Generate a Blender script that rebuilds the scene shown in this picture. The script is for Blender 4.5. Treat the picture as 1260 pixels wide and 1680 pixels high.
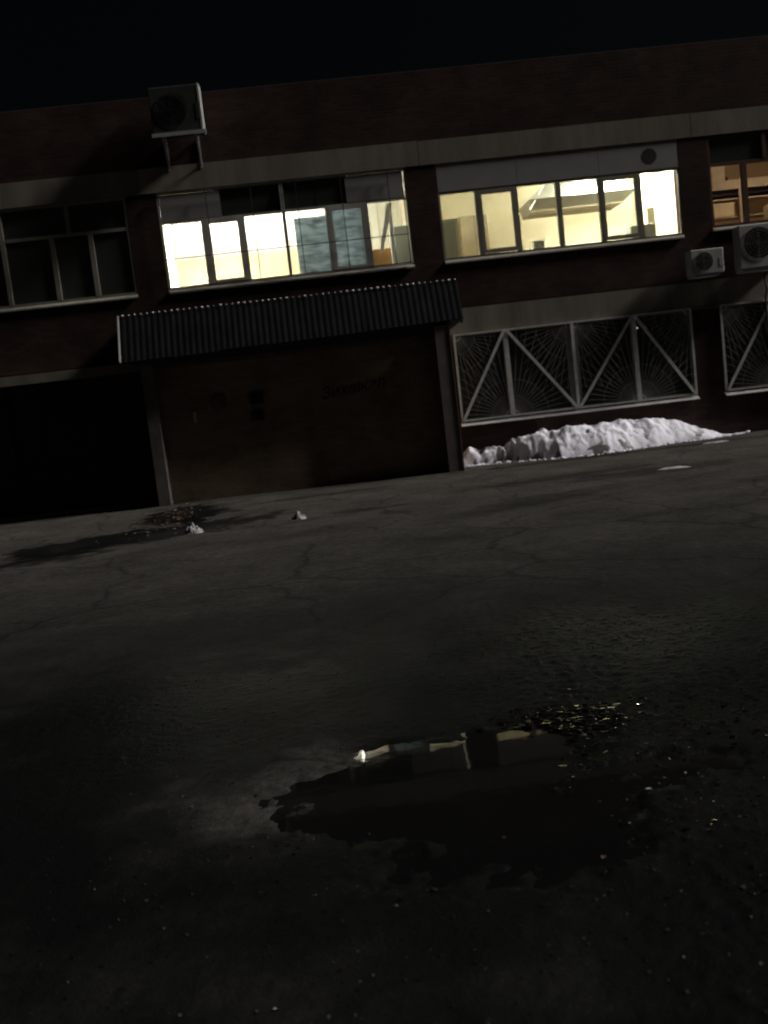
import bpy, math, random
import numpy as np
from mathutils import Vector, Matrix
random.seed(7)
S = bpy.context.scene
for o in list(bpy.data.objects):
    bpy.data.objects.remove(o)
COL = S.collection

# ------------------------------------------------------------------ camera
cam_d = bpy.data.cameras.new('camera'); cam = bpy.data.objects.new('camera', cam_d); COL.objects.link(cam)
Rv = Vector((0.99172832, -0.05868836, -0.11415168)); Uv = Vector((0.11984632, 0.10498711, 0.98722569)); Fv = Vector((0.04595421, 0.99274034, -0.11115227))
M = Matrix.Identity(4)
for i in range(3):
    M[i][0] = Rv[i]; M[i][1] = Uv[i]; M[i][2] = -Fv[i]
M[0][3], M[1][3], M[2][3] = 0.0, -21.5, 1.6
cam.matrix_world = M
cam_d.sensor_fit = 'VERTICAL'; cam_d.sensor_height = 36.0; cam_d.lens = 36.0 * 1600 / 1680
cam_d.clip_start = 0.05; cam_d.clip_end = 1500
S.camera = cam
cam_d.dof.use_dof = True; cam_d.dof.focus_distance = 6.5; cam_d.dof.aperture_fstop = 1.9     # slightly misfocused hand-held phone

# ------------------------------------------------------------------ night sky and the one sun lamp (street light direction)
SUN = Vector((0.80, -0.078, 0.58)).normalized()
world = bpy.data.worlds.new('World'); S.world = world; world.use_nodes = True
wn = world.node_tree.nodes; wl = world.node_tree.links
for n in list(wn): wn.remove(n)
sky = wn.new('ShaderNodeTexSky'); sky.sky_type = 'NISHITA'; sky.sun_disc = False
sky.sun_elevation = math.asin(SUN.z); sky.sun_rotation = math.atan2(SUN.x, SUN.y)
sky.air_density = 1.0; sky.dust_density = 7.0; sky.ozone_density = 1.0
bg = wn.new('ShaderNodeBackground'); bg.inputs['Strength'].default_value = 0.0008
wo = wn.new('ShaderNodeOutputWorld')
wl.new(sky.outputs[0], bg.inputs[0]); wl.new(bg.outputs[0], wo.inputs[0])
sd = bpy.data.lights.new('sun', 'SUN'); so = bpy.data.objects.new('sun', sd); COL.objects.link(so)
sd.energy = 3.3; sd.angle = math.radians(9.0); sd.color = (1.0, 0.955, 0.90)
so.rotation_euler = SUN.to_track_quat('Z', 'Y').to_euler(); so.location = SUN * 40
S.view_settings.view_transform = 'Standard'; S.view_settings.look = 'None'
S.view_settings.exposure = 0.0; S.view_settings.gamma = 1.0; S.view_settings.use_curve_mapping = False
S.cycles.max_bounces = 8; S.cycles.diffuse_bounces = 3; S.cycles.glossy_bounces = 3; S.cycles.transparent_max_bounces = 12
S.cycles.sample_clamp_indirect = 4.0

# ------------------------------------------------------------------ noise
def perlin(x, y, seed):
    rs = np.random.RandomState(seed); perm = rs.permutation(512); ang = rs.rand(512) * 2 * np.pi
    gx, gy = np.cos(ang), np.sin(ang)
    xi = np.floor(x).astype(int); yi = np.floor(y).astype(int); xf = x - xi; yf = y - yi
    def g(ix, iy, dx, dy):
        h = perm[(perm[ix % 512] + iy) % 512]; return gx[h] * dx + gy[h] * dy
    u = xf**3 * (xf * (xf * 6 - 15) + 10); v = yf**3 * (yf * (yf * 6 - 15) + 10)
    a = g(xi, yi, xf, yf) * (1 - u) + g(xi + 1, yi, xf - 1, yf) * u
    b = g(xi, yi + 1, xf, yf - 1) * (1 - u) + g(xi + 1, yi + 1, xf - 1, yf - 1) * u
    return (a * (1 - v) + b * v) * 1.5
def fbm(x, y, sc, octs, seed, gain=0.5):
    r = 0; a = 1.0
    for k in range(octs):
        r = r + a * perlin(x * sc, y * sc, seed + k); sc *= 2.03; a *= gain
    return r
def sstep(a, b, v):
    t = np.clip((v - a) / (b - a), 0, 1); return t * t * (3 - 2 * t)

# ------------------------------------------------------------------ materials
def newmat(name):
    m = bpy.data.materials.new(name); m.use_nodes = True
    nt = m.node_tree; b = nt.nodes['Principled BSDF']; return m, nt, b
def N(nt, t, **kw):
    n = nt.nodes.new(t)
    for k, v in kw.items():
        if k.startswith('i_'): n.inputs[k[2:].replace('_', ' ')].default_value = v
        else: setattr(n, k, v)
    return n
def mat(name, col, rough=0.6, metal=0.0, var=0.25, scale=6.0, bump=0.15, bscale=60.0, dist=0.004, col2=None, streak=False, spec=0.3):
    m, nt, b = newmat(name); L = nt.links; b.inputs['Specular IOR Level'].default_value = spec
    tc = N(nt, 'ShaderNodeTexCoord'); mp = N(nt, 'ShaderNodeMapping'); L.new(tc.outputs['Object'], mp.inputs[0])
    if streak: mp.inputs['Scale'].default_value = (1.0, 1.0, 0.18)
    n1 = N(nt, 'ShaderNodeTexNoise', i_Scale=scale, i_Detail=6.0, i_Roughness=0.6); L.new(mp.outputs[0], n1.inputs['Vector'])
    cr = N(nt, 'ShaderNodeValToRGB'); cr.color_ramp.elements[0].position = 0.3; cr.color_ramp.elements[1].position = 0.7
    c2 = col2 or tuple(c * (1 - var) for c in col)
    cr.color_ramp.elements[0].color = (*c2, 1); cr.color_ramp.elements[1].color = (*col, 1)
    L.new(n1.outputs[0], cr.inputs[0]); L.new(cr.outputs[0], b.inputs['Base Color'])
    b.inputs['Roughness'].default_value = rough; b.inputs['Metallic'].default_value = metal
    if bump:
        n2 = N(nt, 'ShaderNodeTexNoise', i_Scale=bscale, i_Detail=4.0); L.new(tc.outputs['Object'], n2.inputs['Vector'])
        bp = N(nt, 'ShaderNodeBump', i_Strength=bump, i_Distance=dist); L.new(n2.outputs[0], bp.inputs['Height']); L.new(bp.outputs[0], b.inputs['Normal'])
    return m
def brick_mat(name, c1, c2, mortar, axis='xz'):
    m, nt, b = newmat(name); L = nt.links
    tc = N(nt, 'ShaderNodeTexCoord'); sp = N(nt, 'ShaderNodeSeparateXYZ'); cb = N(nt, 'ShaderNodeCombineXYZ')
    L.new(tc.outputs['Object'], sp.inputs[0])
    ad = N(nt, 'ShaderNodeMath', operation='ADD'); L.new(sp.outputs[0], ad.inputs[0]); L.new(sp.outputs[1], ad.inputs[1])
    L.new(ad.outputs[0], cb.inputs[0]); L.new(sp.outputs[2], cb.inputs[1])
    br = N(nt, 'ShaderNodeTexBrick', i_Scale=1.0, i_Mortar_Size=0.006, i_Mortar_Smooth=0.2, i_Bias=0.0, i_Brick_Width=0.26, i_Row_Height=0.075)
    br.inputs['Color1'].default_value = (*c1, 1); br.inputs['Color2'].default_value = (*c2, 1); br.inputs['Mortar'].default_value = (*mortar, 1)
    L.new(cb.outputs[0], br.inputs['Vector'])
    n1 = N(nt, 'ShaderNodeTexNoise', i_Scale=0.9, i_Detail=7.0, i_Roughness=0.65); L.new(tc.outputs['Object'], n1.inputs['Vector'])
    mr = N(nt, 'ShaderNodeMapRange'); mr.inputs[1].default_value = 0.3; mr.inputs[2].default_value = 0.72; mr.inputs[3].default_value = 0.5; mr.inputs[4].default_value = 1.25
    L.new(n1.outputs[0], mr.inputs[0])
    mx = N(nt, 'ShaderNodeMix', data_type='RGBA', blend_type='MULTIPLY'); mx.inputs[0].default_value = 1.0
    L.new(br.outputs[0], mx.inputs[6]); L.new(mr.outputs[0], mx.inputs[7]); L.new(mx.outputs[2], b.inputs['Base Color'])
    iv = N(nt, 'ShaderNodeMath', operation='SUBTRACT'); iv.inputs[0].default_value = 1.0; L.new(br.outputs['Fac'], iv.inputs[1])
    n2 = N(nt, 'ShaderNodeTexNoise', i_Scale=70.0, i_Detail=4.0); L.new(tc.outputs['Object'], n2.inputs['Vector'])
    mm = N(nt, 'ShaderNodeMath', operation='MULTIPLY_ADD'); mm.inputs[1].default_value = 0.35; L.new(n2.outputs[0], mm.inputs[0]); L.new(iv.outputs[0], mm.inputs[2])
    bp = N(nt, 'ShaderNodeBump', i_Strength=0.7, i_Distance=0.008); L.new(mm.outputs[0], bp.inputs['Height']); L.new(bp.outputs[0], b.inputs['Normal'])
    b.inputs['Roughness'].default_value = 0.9; b.inputs['Specular IOR Level'].default_value = 0.1
    return m
def glass_mat(name, tint=(1, 1, 1), dust=0.0):
    m = bpy.data.materials.new(name); m.use_nodes = True; nt = m.node_tree; L = nt.links
    for n in list(nt.nodes): nt.nodes.remove(n)
    out = N(nt, 'ShaderNodeOutputMaterial'); mx = N(nt, 'ShaderNodeMixShader'); fr = N(nt, 'ShaderNodeFresnel', i_IOR=1.5)
    tr = N(nt, 'ShaderNodeBsdfTransparent'); tr.inputs[0].default_value = (*tint, 1)
    gl = N(nt, 'ShaderNodeBsdfGlossy', i_Roughness=0.03); ns = N(nt, 'ShaderNodeTexNoise', i_Scale=1.6, i_Detail=1.0)
    tc = N(nt, 'ShaderNodeTexCoord'); L.new(tc.outputs['Object'], ns.inputs['Vector'])
    bp = N(nt, 'ShaderNodeBump', i_Strength=0.05, i_Distance=0.02); L.new(ns.outputs[0], bp.inputs['Height']); L.new(bp.outputs[0], gl.inputs['Normal'])
    df = N(nt, 'ShaderNodeBsdfDiffuse'); df.inputs[0].default_value = (.4, .42, .38, 1); dm = N(nt, 'ShaderNodeMixShader'); dm.inputs[0].default_value = dust; L.new(tr.outputs[0], dm.inputs[1]); L.new(df.outputs[0], dm.inputs[2])
    L.new(fr.outputs[0], mx.inputs[0]); L.new(dm.outputs[0], mx.inputs[1]); L.new(gl.outputs[0], mx.inputs[2]); L.new(mx.outputs[0], out.inputs[0])
    return m
def emit_mat(name, col, s):
    m, nt, b = newmat(name)
    b.inputs['Base Color'].default_value = (0.8, 0.8, 0.8, 1); b.inputs['Emission Color'].default_value = (*col, 1); b.inputs['Emission Strength'].default_value = s
    return m

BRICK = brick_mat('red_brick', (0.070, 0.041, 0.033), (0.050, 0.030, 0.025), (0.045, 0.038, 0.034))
BRICK_A = brick_mat('annex_brick', (0.34, 0.245, 0.17), (0.27, 0.19, 0.135), (0.24, 0.21, 0.17))
BAND = mat('band_concrete', (0.26, 0.235, 0.195), 0.85, var=0.45, scale=2.2, bump=0.4, bscale=35, dist=0.006, streak=True)
PLASTER = mat('rough_plaster', (0.17, 0.15, 0.145), 0.9, var=0.4, scale=3, bump=0.4, bscale=40)
CONC = mat('grey_concrete', (0.33, 0.31, 0.28), 0.9, var=0.4, scale=3, bump=0.4)
PVC = mat('white_window_plastic', (0.62, 0.60, 0.55), 0.35, var=0.18, bump=0)
PVC_D = mat('grey_and_shaded_frame', (0.34, 0.32, 0.27), 0.4, var=0.3, bump=0)  # shade of white frames painted in; also used for plain grey parts
PVC_B = mat('brown_window_frame', (0.12, 0.065, 0.045), 0.4, var=0.3, bump=0)
PANEL = mat('white_infill_panel', (0.34, 0.33, 0.32), 0.5, var=0.2, scale=1.5, bump=0)
GLASS = glass_mat('window_glass', dust=0.03); GLASS_D = glass_mat('dusty_dark_glass', (0.6, 0.65, 0.62), 0.14)
IRON = mat('grey_painted_iron', (0.66, 0.66, 0.63), 0.5, var=0.35, scale=9, bump=0.2)
IRON_R = mat('darker_painted_iron', (0.27, 0.27, 0.25), 0.6, var=0.4, scale=9, bump=0)
IRON_B = mat('dark_bar_iron', (0.05, 0.048, 0.045), 0.6, var=0.3)
SILL = mat('white_metal_sill', (0.44, 0.43, 0.42), 0.45, var=0.3, scale=4, bump=0.1)
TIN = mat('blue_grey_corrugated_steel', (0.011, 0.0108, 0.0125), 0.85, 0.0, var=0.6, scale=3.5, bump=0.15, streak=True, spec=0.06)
TIN_GLINT = mat('crest_glint', (0.85, 0.85, 0.86), 0.35, 0.1, var=0.2, bump=0)
RUST = mat('rusty_steel', (0.22, 0.15, 0.11), 0.7, 0.3, var=0.5, scale=12)
DARKST = mat('dark_blue_steel', (0.035, 0.04, 0.06), 0.5, 0.2, var=0.3)
ACW = mat('weathered_white_casing', (0.42, 0.42, 0.40), 0.5, var=0.25, scale=4, bump=0.05)
ACD = mat('dark_fan_plastic', (0.03, 0.03, 0.032), 0.5, var=0.2, bump=0)
ROOFM = mat('roof_felt', (0.06, 0.06, 0.06), 0.9, var=0.3)
ROOM_W = mat('dim_room_wall', (0.35, 0.34, 0.3), 0.9, var=0.15, scale=1)
CREAM = mat('cream_room_paint', (0.82, 0.76, 0.58), 0.8, var=0.06, scale=1, bump=0)
YELLOW = mat('yellow_room_paint', (0.80, 0.73, 0.46), 0.6, var=0.12, scale=2, bump=0)
TAN = mat('tan_room_paint', (0.78, 0.71, 0.50), 0.7, var=0.15, scale=1.5, bump=0)
WHITE = mat('white_room_paint', (0.85, 0.84, 0.78), 0.8, var=0.05, scale=1, bump=0)
PEACH = mat('peach_room_paint', (0.75, 0.55, 0.36), 0.8, var=0.1, scale=2, bump=0)
TILEF = mat('room_floor_lino', (0.30, 0.22, 0.14), 0.5, var=0.2, bump=0)
HOODM = mat('hood_steel', (0.40, 0.40, 0.34), 0.35, 0.5, var=0.15, bump=0)
WOOD = mat('orange_wood', (0.62, 0.34, 0.12), 0.5, var=0.25, scale=5, bump=0.1)
BROWN = mat('brown_wood', (0.42, 0.36, 0.25), 0.5, var=0.3, scale=5, bump=0.1)
GREYB = mat('grey_green_board', (0.55, 0.60, 0.52), 0.6, var=0.1, bump=0)
STEELSH = mat('rack_grey_brown', (0.52, 0.42, 0.33), 0.5, var=0.25, scale=4, bump=0)
CARD = mat('cream_cardboard', (0.68, 0.56, 0.38), 0.8, var=0.2, scale=4, bump=0.1)
PAPER = mat('pale_cloth', (0.6, 0.55, 0.48), 0.8, var=0.2)

def translucent(name, col):
    m = bpy.data.materials.new(name); m.use_nodes = True; nt = m.node_tree; L = nt.links
    for n in list(nt.nodes): nt.nodes.remove(n)
    out = N(nt, 'ShaderNodeOutputMaterial'); a = N(nt, 'ShaderNodeMixShader'); a.inputs[0].default_value = 0.62
    tl = N(nt, 'ShaderNodeBsdfTranslucent'); df = N(nt, 'ShaderNodeBsdfPrincipled', i_Roughness=0.35)
    tc = N(nt, 'ShaderNodeTexCoord'); mp = N(nt, 'ShaderNodeMapping'); mp.inputs['Scale'].default_value = (1, 1, 4); mp.inputs['Rotation'].default_value = (0, 0.35, 0)
    ns = N(nt, 'ShaderNodeTexNoise', i_Scale=3.0, i_Detail=3.0, i_Distortion=0.3); L.new(tc.outputs['Object'], mp.inputs[0]); L.new(mp.outputs[0], ns.inputs['Vector'])
    cr = N(nt, 'ShaderNodeValToRGB'); cr.color_ramp.elements[0].position = 0.32; cr.color_ramp.elements[1].position = 0.75
    cr.color_ramp.elements[0].color = (*[c * 0.55 for c in col], 1); cr.color_ramp.elements[1].color = (*[min(1, c * 1.5) for c in col], 1)
    L.new(ns.outputs[0], cr.inputs[0]); L.new(cr.outputs[0], tl.inputs[0]); L.new(cr.outputs[0], df.inputs['Base Color'])
    bp = N(nt, 'ShaderNodeBump', i_Strength=0.25, i_Distance=0.03); L.new(ns.outputs[0], bp.inputs['Height']); L.new(bp.outputs[0], df.inputs['Normal']); L.new(bp.outputs[0], tl.inputs['Normal'])
    L.new(tl.outputs[0], a.inputs[2]); L.new(df.outputs[0], a.inputs[1]); L.new(a.outputs[0], out.inputs[0])
    return m
FOIL = translucent('blue_grey_film', (0.42, 0.50, 0.54))

# ------------------------------------------------------------------ mesh helpers
class MB:
    def __init__(s): s.v = []; s.f = []
    def poly(s, pts, faces):
        b = len(s.v); s.v += [tuple(p) for p in pts]; s.f += [tuple(b + i for i in f) for f in faces]; return s
    def box(s, x0, x1, y0, y1, z0, z1):
        return s.poly([(x0,y0,z0),(x1,y0,z0),(x1,y1,z0),(x0,y1,z0),(x0,y0,z1),(x1,y0,z1),(x1,y1,z1),(x0,y1,z1)],
                      [(0,3,2,1),(4,5,6,7),(0,1,5,4),(1,2,6,5),(2,3,7,6),(3,0,4,7)])
    def cbox(s, x0, x1, y0, y1, z0, z1, c=0.02):     # chamfered along vertical & front edges
        P = []
        for y, e in ((y0, c), (y0 + c, 0), (y1, 0)):
            a0, a1, b0, b1 = x0 + e, x1 - e, z0 + e, z1 - e
            P += [(a0+c,y,b0),(a1-c,y,b0),(a1,y,b0+c),(a1,y,b1-c),(a1-c,y,b1),(a0+c,y,b1),(a0,y,b1-c),(a0,y,b0+c)]
        F = [tuple(range(8)), tuple(range(23, 15, -1))]
        for r in range(2):
            for i in range(8):
                j = (i + 1) % 8; F.append((r*8+j, r*8+i, r*8+8+i, r*8+8+j))
        return s.poly(P, F)
    def tube(s, p, q, r, n=8, r2=None):
        p = Vector(p); q = Vector(q); d = (q - p).normalized(); a = d.orthogonal().normalized(); b = d.cross(a); r2 = r if r2 is None else r2
        P = []
        for c, rr in ((p, r), (q, r2)):
            for i in range(n):
                t = 2 * math.pi * i / n; P.append(c + a * math.cos(t) * rr + b * math.sin(t) * rr)
        return s.poly(P, [tuple(range(n))[::-1], tuple(range(n, 2 * n))] + [(i, (i+1) % n, n + (i+1) % n, n + i) for i in range(n)])
    def bar(s, p, q, w, y0, y1):                     # flat bar in the facade plane from p=(x,z) to q, width w, between y0 and y1
        p = Vector(p); q = Vector(q); d = (q - p).normalized(); n = Vector((-d.y, d.x)) * w / 2
        c = [p - n, q - n, q + n, p + n]
        return s.poly([(k.x, y0, k.y) for k in c] + [(k.x, y1, k.y) for k in c], [(0,1,2,3),(7,6,5,4),(0,4,5,1),(1,5,6,2),(2,6,7,3),(3,7,4,0)])
    def blob(s, c, r, seed=0, n=(8, 6), sq=(1, 1, 1), jit=0.25):
        rs = random.Random(seed); P = [(c[0], c[1], c[2] + r * sq[2])]; nu, nv = n
        for j in range(1, nv):
            for i in range(nu):
                t = math.pi * j / nv; u = 2 * math.pi * i / nu; k = r * (1 + rs.uniform(-jit, jit))
                P.append((c[0] + k*sq[0]*math.sin(t)*math.cos(u), c[1] + k*sq[1]*math.sin(t)*math.sin(u), c[2] + k*sq[2]*math.cos(t)))
        P.append((c[0], c[1], c[2] - r * sq[2])); F = []
        for i in range(nu):
            F.append((0, 1 + i, 1 + (i+1) % nu)); l = 1 + (nv-2)*nu; F.append((len(P)-1, l + (i+1) % nu, l + i))
            for j in range(nv - 2):
                a = 1 + j*nu; F.append((a+i, a+nu+i, a+nu+(i+1) % nu, a+(i+1) % nu))
        return s.poly(P, F)
    def mesh(s, name, m=None, smooth=False):
        me = bpy.data.meshes.new(name); me.from_pydata(s.v, [], s.f); me.update()
        if m: me.materials.append(m)
        if smooth: me.polygons.foreach_set('use_smooth', [True] * len(me.polygons))
        return me
    def build(s, name, m, parent=None, smooth=False):
        return link(name, s.mesh(name, m, smooth), parent)
def link(name, me, parent=None, loc=None):
    o = bpy.data.objects.new(name, me); COL.objects.link(o)
    if parent is not None: o.parent = parent
    if loc is not None: o.location = loc
    return o
def tag(o, label=None, cat=None, group=None, kind=None):
    for k, v in (('label', label), ('category', cat), ('group', group), ('kind', kind)):
        if v: o[k] = v
    return o
def empty(name, loc=(0, 0, 0)):
    o = bpy.data.objects.new(name, None); COL.objects.link(o); o.location = loc; o.empty_display_size = 0.2; return o
# parts of things whose Empty is not at the origin: child meshes are written in the thing's local frame

# ------------------------------------------------------------------ ground
def in_ell(x, y, cx, cy, rx, ry, ang=0.0):
    c, s = math.cos(ang), math.sin(ang); dx = x - cx; dy = y - cy
    return np.sqrt(((dx * c + dy * s) / rx) ** 2 + ((-dx * s + dy * c) / ry) ** 2)
PUD = [(0.30, -17.56, 0.78, 0.56, 0.14), (0.62, -17.36, 0.36, 0.33, 0.15), (0.55, -18.05, 0.55, 0.42, 0.3), (1.05, -17.75, 0.45, 0.22, 0.2)]
def wet_falloff(x, y):
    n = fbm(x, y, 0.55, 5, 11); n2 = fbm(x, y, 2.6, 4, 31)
    w = .26 * sstep(-2.0, -8.5, y + 1.2 * n) + .26 * sstep(-7, -12.5, y + 1.0 * n) + .48 * sstep(-11.5, -16.3, y + 0.8 * n)  # gradient toward the camera paints lamp falloff into the wet mask
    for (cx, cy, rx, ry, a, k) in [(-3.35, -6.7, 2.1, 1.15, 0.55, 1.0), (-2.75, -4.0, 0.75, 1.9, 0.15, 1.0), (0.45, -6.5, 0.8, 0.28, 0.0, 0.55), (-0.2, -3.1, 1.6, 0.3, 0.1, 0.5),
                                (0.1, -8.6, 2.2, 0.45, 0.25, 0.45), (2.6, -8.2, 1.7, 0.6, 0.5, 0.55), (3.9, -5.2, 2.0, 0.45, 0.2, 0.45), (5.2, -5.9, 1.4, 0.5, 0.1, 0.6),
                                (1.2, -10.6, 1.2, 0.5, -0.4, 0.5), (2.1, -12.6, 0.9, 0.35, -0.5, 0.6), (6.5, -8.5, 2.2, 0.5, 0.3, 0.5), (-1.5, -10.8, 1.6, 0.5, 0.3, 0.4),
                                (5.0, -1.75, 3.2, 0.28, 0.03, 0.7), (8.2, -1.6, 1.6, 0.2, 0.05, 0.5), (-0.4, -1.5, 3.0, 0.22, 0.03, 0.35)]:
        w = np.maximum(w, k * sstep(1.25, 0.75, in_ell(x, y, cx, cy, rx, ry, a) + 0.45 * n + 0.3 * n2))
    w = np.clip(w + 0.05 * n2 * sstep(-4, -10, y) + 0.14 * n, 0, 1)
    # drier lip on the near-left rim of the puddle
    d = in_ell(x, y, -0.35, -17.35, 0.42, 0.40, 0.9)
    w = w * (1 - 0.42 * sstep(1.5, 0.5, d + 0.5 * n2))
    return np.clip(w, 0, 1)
def gheight(x, y):
    z = 0.012 * fbm(x, y, 0.35, 3, 5) + 0.004 * fbm(x, y, 2.0, 3, 8)
    near = sstep(-12.5, -16.3, y); right = sstep(0.35, 1.1, x + 0.25 * fbm(x, y, 1.5, 2, 77))
    lump = np.abs(fbm(x, y, 11.0, 4, 21, 0.6)); fine = fbm(x, y, 26.0, 3, 41, 0.6)
    z = z + near * (0.004 + 0.008 * right) * lump + near * 0.0017 * fine
    dp = 0 * x; rag = 0.26 * fbm(x, y, 2.2, 3, 61) + 0.14 * fbm(x, y, 9.0, 3, 62)
    for (cx, cy, rx, ry, a) in PUD: dp = np.maximum(dp, sstep(1.2, 0.7, in_ell(x, y, cx, cy, rx, ry, a) + rag * (.95 if cy > -17.6 and cx < .9 else 1.5)))
    z = z - 0.027 * dp
    z = z - 0.0115 * (y + 17.3) * sstep(2.6, 1.2, in_ell(x, y, .6, -17.45, .8, .6))
    z = z * sstep(0.6, -0.8, y)
    return z
def grid_lines(segs):
    out = []
    for a, b, st in segs:
        n = max(1, int(round((b - a) / st))); out += list(np.linspace(a, b, n, endpoint=False))
    out.append(segs[-1][1]); return np.array(out)
def grid_mesh(name, xs, ys, zf, m, attrs=None):
    X, Y = np.meshgrid(xs, ys); Z = zf(X, Y); nx, ny = len(xs), len(ys)
    me = bpy.data.meshes.new(name); co = np.stack([X, Y, Z], -1).reshape(-1, 3).astype(np.float32)
    me.vertices.add(nx * ny); me.vertices.foreach_set('co', co.ravel())
    i, j = np.meshgrid(np.arange(nx - 1), np.arange(ny - 1)); a = (j * nx + i).ravel()
    q = np.stack([a, a + 1, a + nx + 1, a + nx], -1).astype(np.int32)
    me.loops.add(q.size); me.loops.foreach_set('vertex_index', q.ravel())
    me.polygons.add(len(q)); me.polygons.foreach_set('loop_start', np.arange(0, q.size, 4, dtype=np.int32))
    me.polygons.foreach_set('use_smooth', np.ones(len(q), dtype=bool))
    me.update(calc_edges=True)
    if attrs:
        for k, fn in attrs.items():
            at = me.attributes.new(k, 'FLOAT', 'POINT'); at.data.foreach_set('value', fn(X, Y).astype(np.float32).ravel())
    me.materials.append(m); return me
def ground_mat():
    m, nt, b = newmat('wet_asphalt'); L = nt.links
    tc = N(nt, 'ShaderNodeTexCoord'); at = N(nt, 'ShaderNodeAttribute', attribute_name='wet')
    n1 = N(nt, 'ShaderNodeTexNoise', i_Scale=0.9, i_Detail=10.0, i_Roughness=0.72); n2 = N(nt, 'ShaderNodeTexNoise', i_Scale=45.0, i_Detail=4.0, i_Roughness=0.7)
    vo = N(nt, 'ShaderNodeTexVoronoi', i_Scale=95.0); n3 = N(nt, 'ShaderNodeTexNoise', i_Scale=5.0, i_Detail=6.0, i_Roughness=0.7)
    for n in (n1, n2, n3): L.new(tc.outputs['Object'], n.inputs['Vector'])
    L.new(tc.outputs['Object'], vo.inputs['Vector'])
    cr = N(nt, 'ShaderNodeValToRGB'); e = cr.color_ramp.elements
    e[0].position = 0.34; e[0].color = (0.039, 0.037, 0.033, 1); e[1].position = 0.7; e[1].color = (0.082, 0.077, 0.069, 1)
    L.new(n1.outputs[0], cr.inputs[0])
    mr = N(nt, 'ShaderNodeMapRange'); mr.inputs[1].default_value = 0.25; mr.inputs[2].default_value = 0.75; mr.inputs[3].default_value = 0.55; mr.inputs[4].default_value = 1.45
    L.new(n2.outputs[0], mr.inputs[0])
    mu = N(nt, 'ShaderNodeMix', data_type='RGBA', blend_type='MULTIPLY'); mu.inputs[0].default_value = 1.0
    L.new(cr.outputs[0], mu.inputs[6]); L.new(mr.outputs[0], mu.inputs[7])
    mp = N(nt, 'ShaderNodeMapping'); mp.inputs['Rotation'].default_value = (0, 0, .5); nd = N(nt, 'ShaderNodeTexNoise', i_Scale=1.1, i_Detail=5.0)
    L.new(tc.outputs['Object'], nd.inputs['Vector']); vm = N(nt, 'ShaderNodeVectorMath', operation='MULTIPLY_ADD'); vm.inputs[1].default_value = (.7, .7, .7)
    L.new(nd.outputs['Color'], vm.inputs[0]); L.new(tc.outputs['Object'], vm.inputs[2]); L.new(vm.outputs[0], mp.inputs[0])
    vc = N(nt, 'ShaderNodeTexVoronoi', feature='DISTANCE_TO_EDGE', i_Scale=0.42); L.new(mp.outputs[0], vc.inputs['Vector'])
    ck = N(nt, 'ShaderNodeMapRange'); ck.inputs[1].default_value = 0.004; ck.inputs[2].default_value = 0.016; ck.inputs[3].default_value = 0.62; ck.inputs[4].default_value = 1.0
    L.new(vc.outputs[0], ck.inputs[0]); mk = N(nt, 'ShaderNodeMix', data_type='RGBA', blend_type='MULTIPLY'); mk.inputs[0].default_value = 1.0
    n9 = N(nt, 'ShaderNodeTexNoise', i_Scale=11.0, i_Detail=5.0, i_Roughness=0.75); L.new(tc.outputs['Object'], n9.inputs['Vector'])
    m9 = N(nt, 'ShaderNodeMapRange'); m9.inputs[1].default_value = 0.25; m9.inputs[2].default_value = 0.75; m9.inputs[3].default_value = 0.5; m9.inputs[4].default_value = 1.5; L.new(n9.outputs[0], m9.inputs[0])
    mj = N(nt, 'ShaderNodeMath', operation='MULTIPLY'); L.new(m9.outputs[0], mj.inputs[0]); L.new(ck.outputs[0], mj.inputs[1])
    L.new(mu.outputs[2], mk.inputs[6]); L.new(mj.outputs[0], mk.inputs[7]); mu = mk
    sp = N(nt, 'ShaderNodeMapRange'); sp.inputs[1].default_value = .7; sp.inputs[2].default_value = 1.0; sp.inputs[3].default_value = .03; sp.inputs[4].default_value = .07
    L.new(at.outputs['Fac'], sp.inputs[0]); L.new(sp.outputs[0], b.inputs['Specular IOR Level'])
    wet_dimc = N(nt, 'ShaderNodeMix', data_type='RGBA'); wet_dimc.inputs[7].default_value = (0.0038, 0.0043, 0.0042, 1)  # dark colour for damp patches and for the painted lamp falloff
    L.new(at.outputs['Fac'], wet_dimc.inputs[0]); L.new(mu.outputs[2], wet_dimc.inputs[6]); L.new(wet_dimc.outputs[2], b.inputs['Base Color'])
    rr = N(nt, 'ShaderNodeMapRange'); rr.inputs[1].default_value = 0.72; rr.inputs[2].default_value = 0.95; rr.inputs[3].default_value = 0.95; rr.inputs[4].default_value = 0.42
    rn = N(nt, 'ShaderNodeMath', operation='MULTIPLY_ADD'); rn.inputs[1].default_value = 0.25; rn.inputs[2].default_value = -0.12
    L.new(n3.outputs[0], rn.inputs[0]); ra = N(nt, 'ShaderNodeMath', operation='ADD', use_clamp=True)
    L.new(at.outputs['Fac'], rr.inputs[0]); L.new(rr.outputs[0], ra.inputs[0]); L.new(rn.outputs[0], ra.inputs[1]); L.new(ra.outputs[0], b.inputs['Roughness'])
    hs = N(nt, 'ShaderNodeMath', operation='ADD'); L.new(n2.outputs[0], hs.inputs[0]); L.new(vo.outputs['Distance'], hs.inputs[1])
    bp = N(nt, 'ShaderNodeBump', i_Strength=0.4, i_Distance=0.005); L.new(hs.outputs[0], bp.inputs['Height']); L.new(bp.outputs[0], b.inputs['Normal'])
    return m
xs = grid_lines([(-400, -60, 60), (-60, -10, 5), (-10, -2.2, 0.08), (-2.2, 3.2, 0.016), (3.2, 12.5, 0.08), (12.5, 60, 5), (60, 400, 60)])
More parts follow.
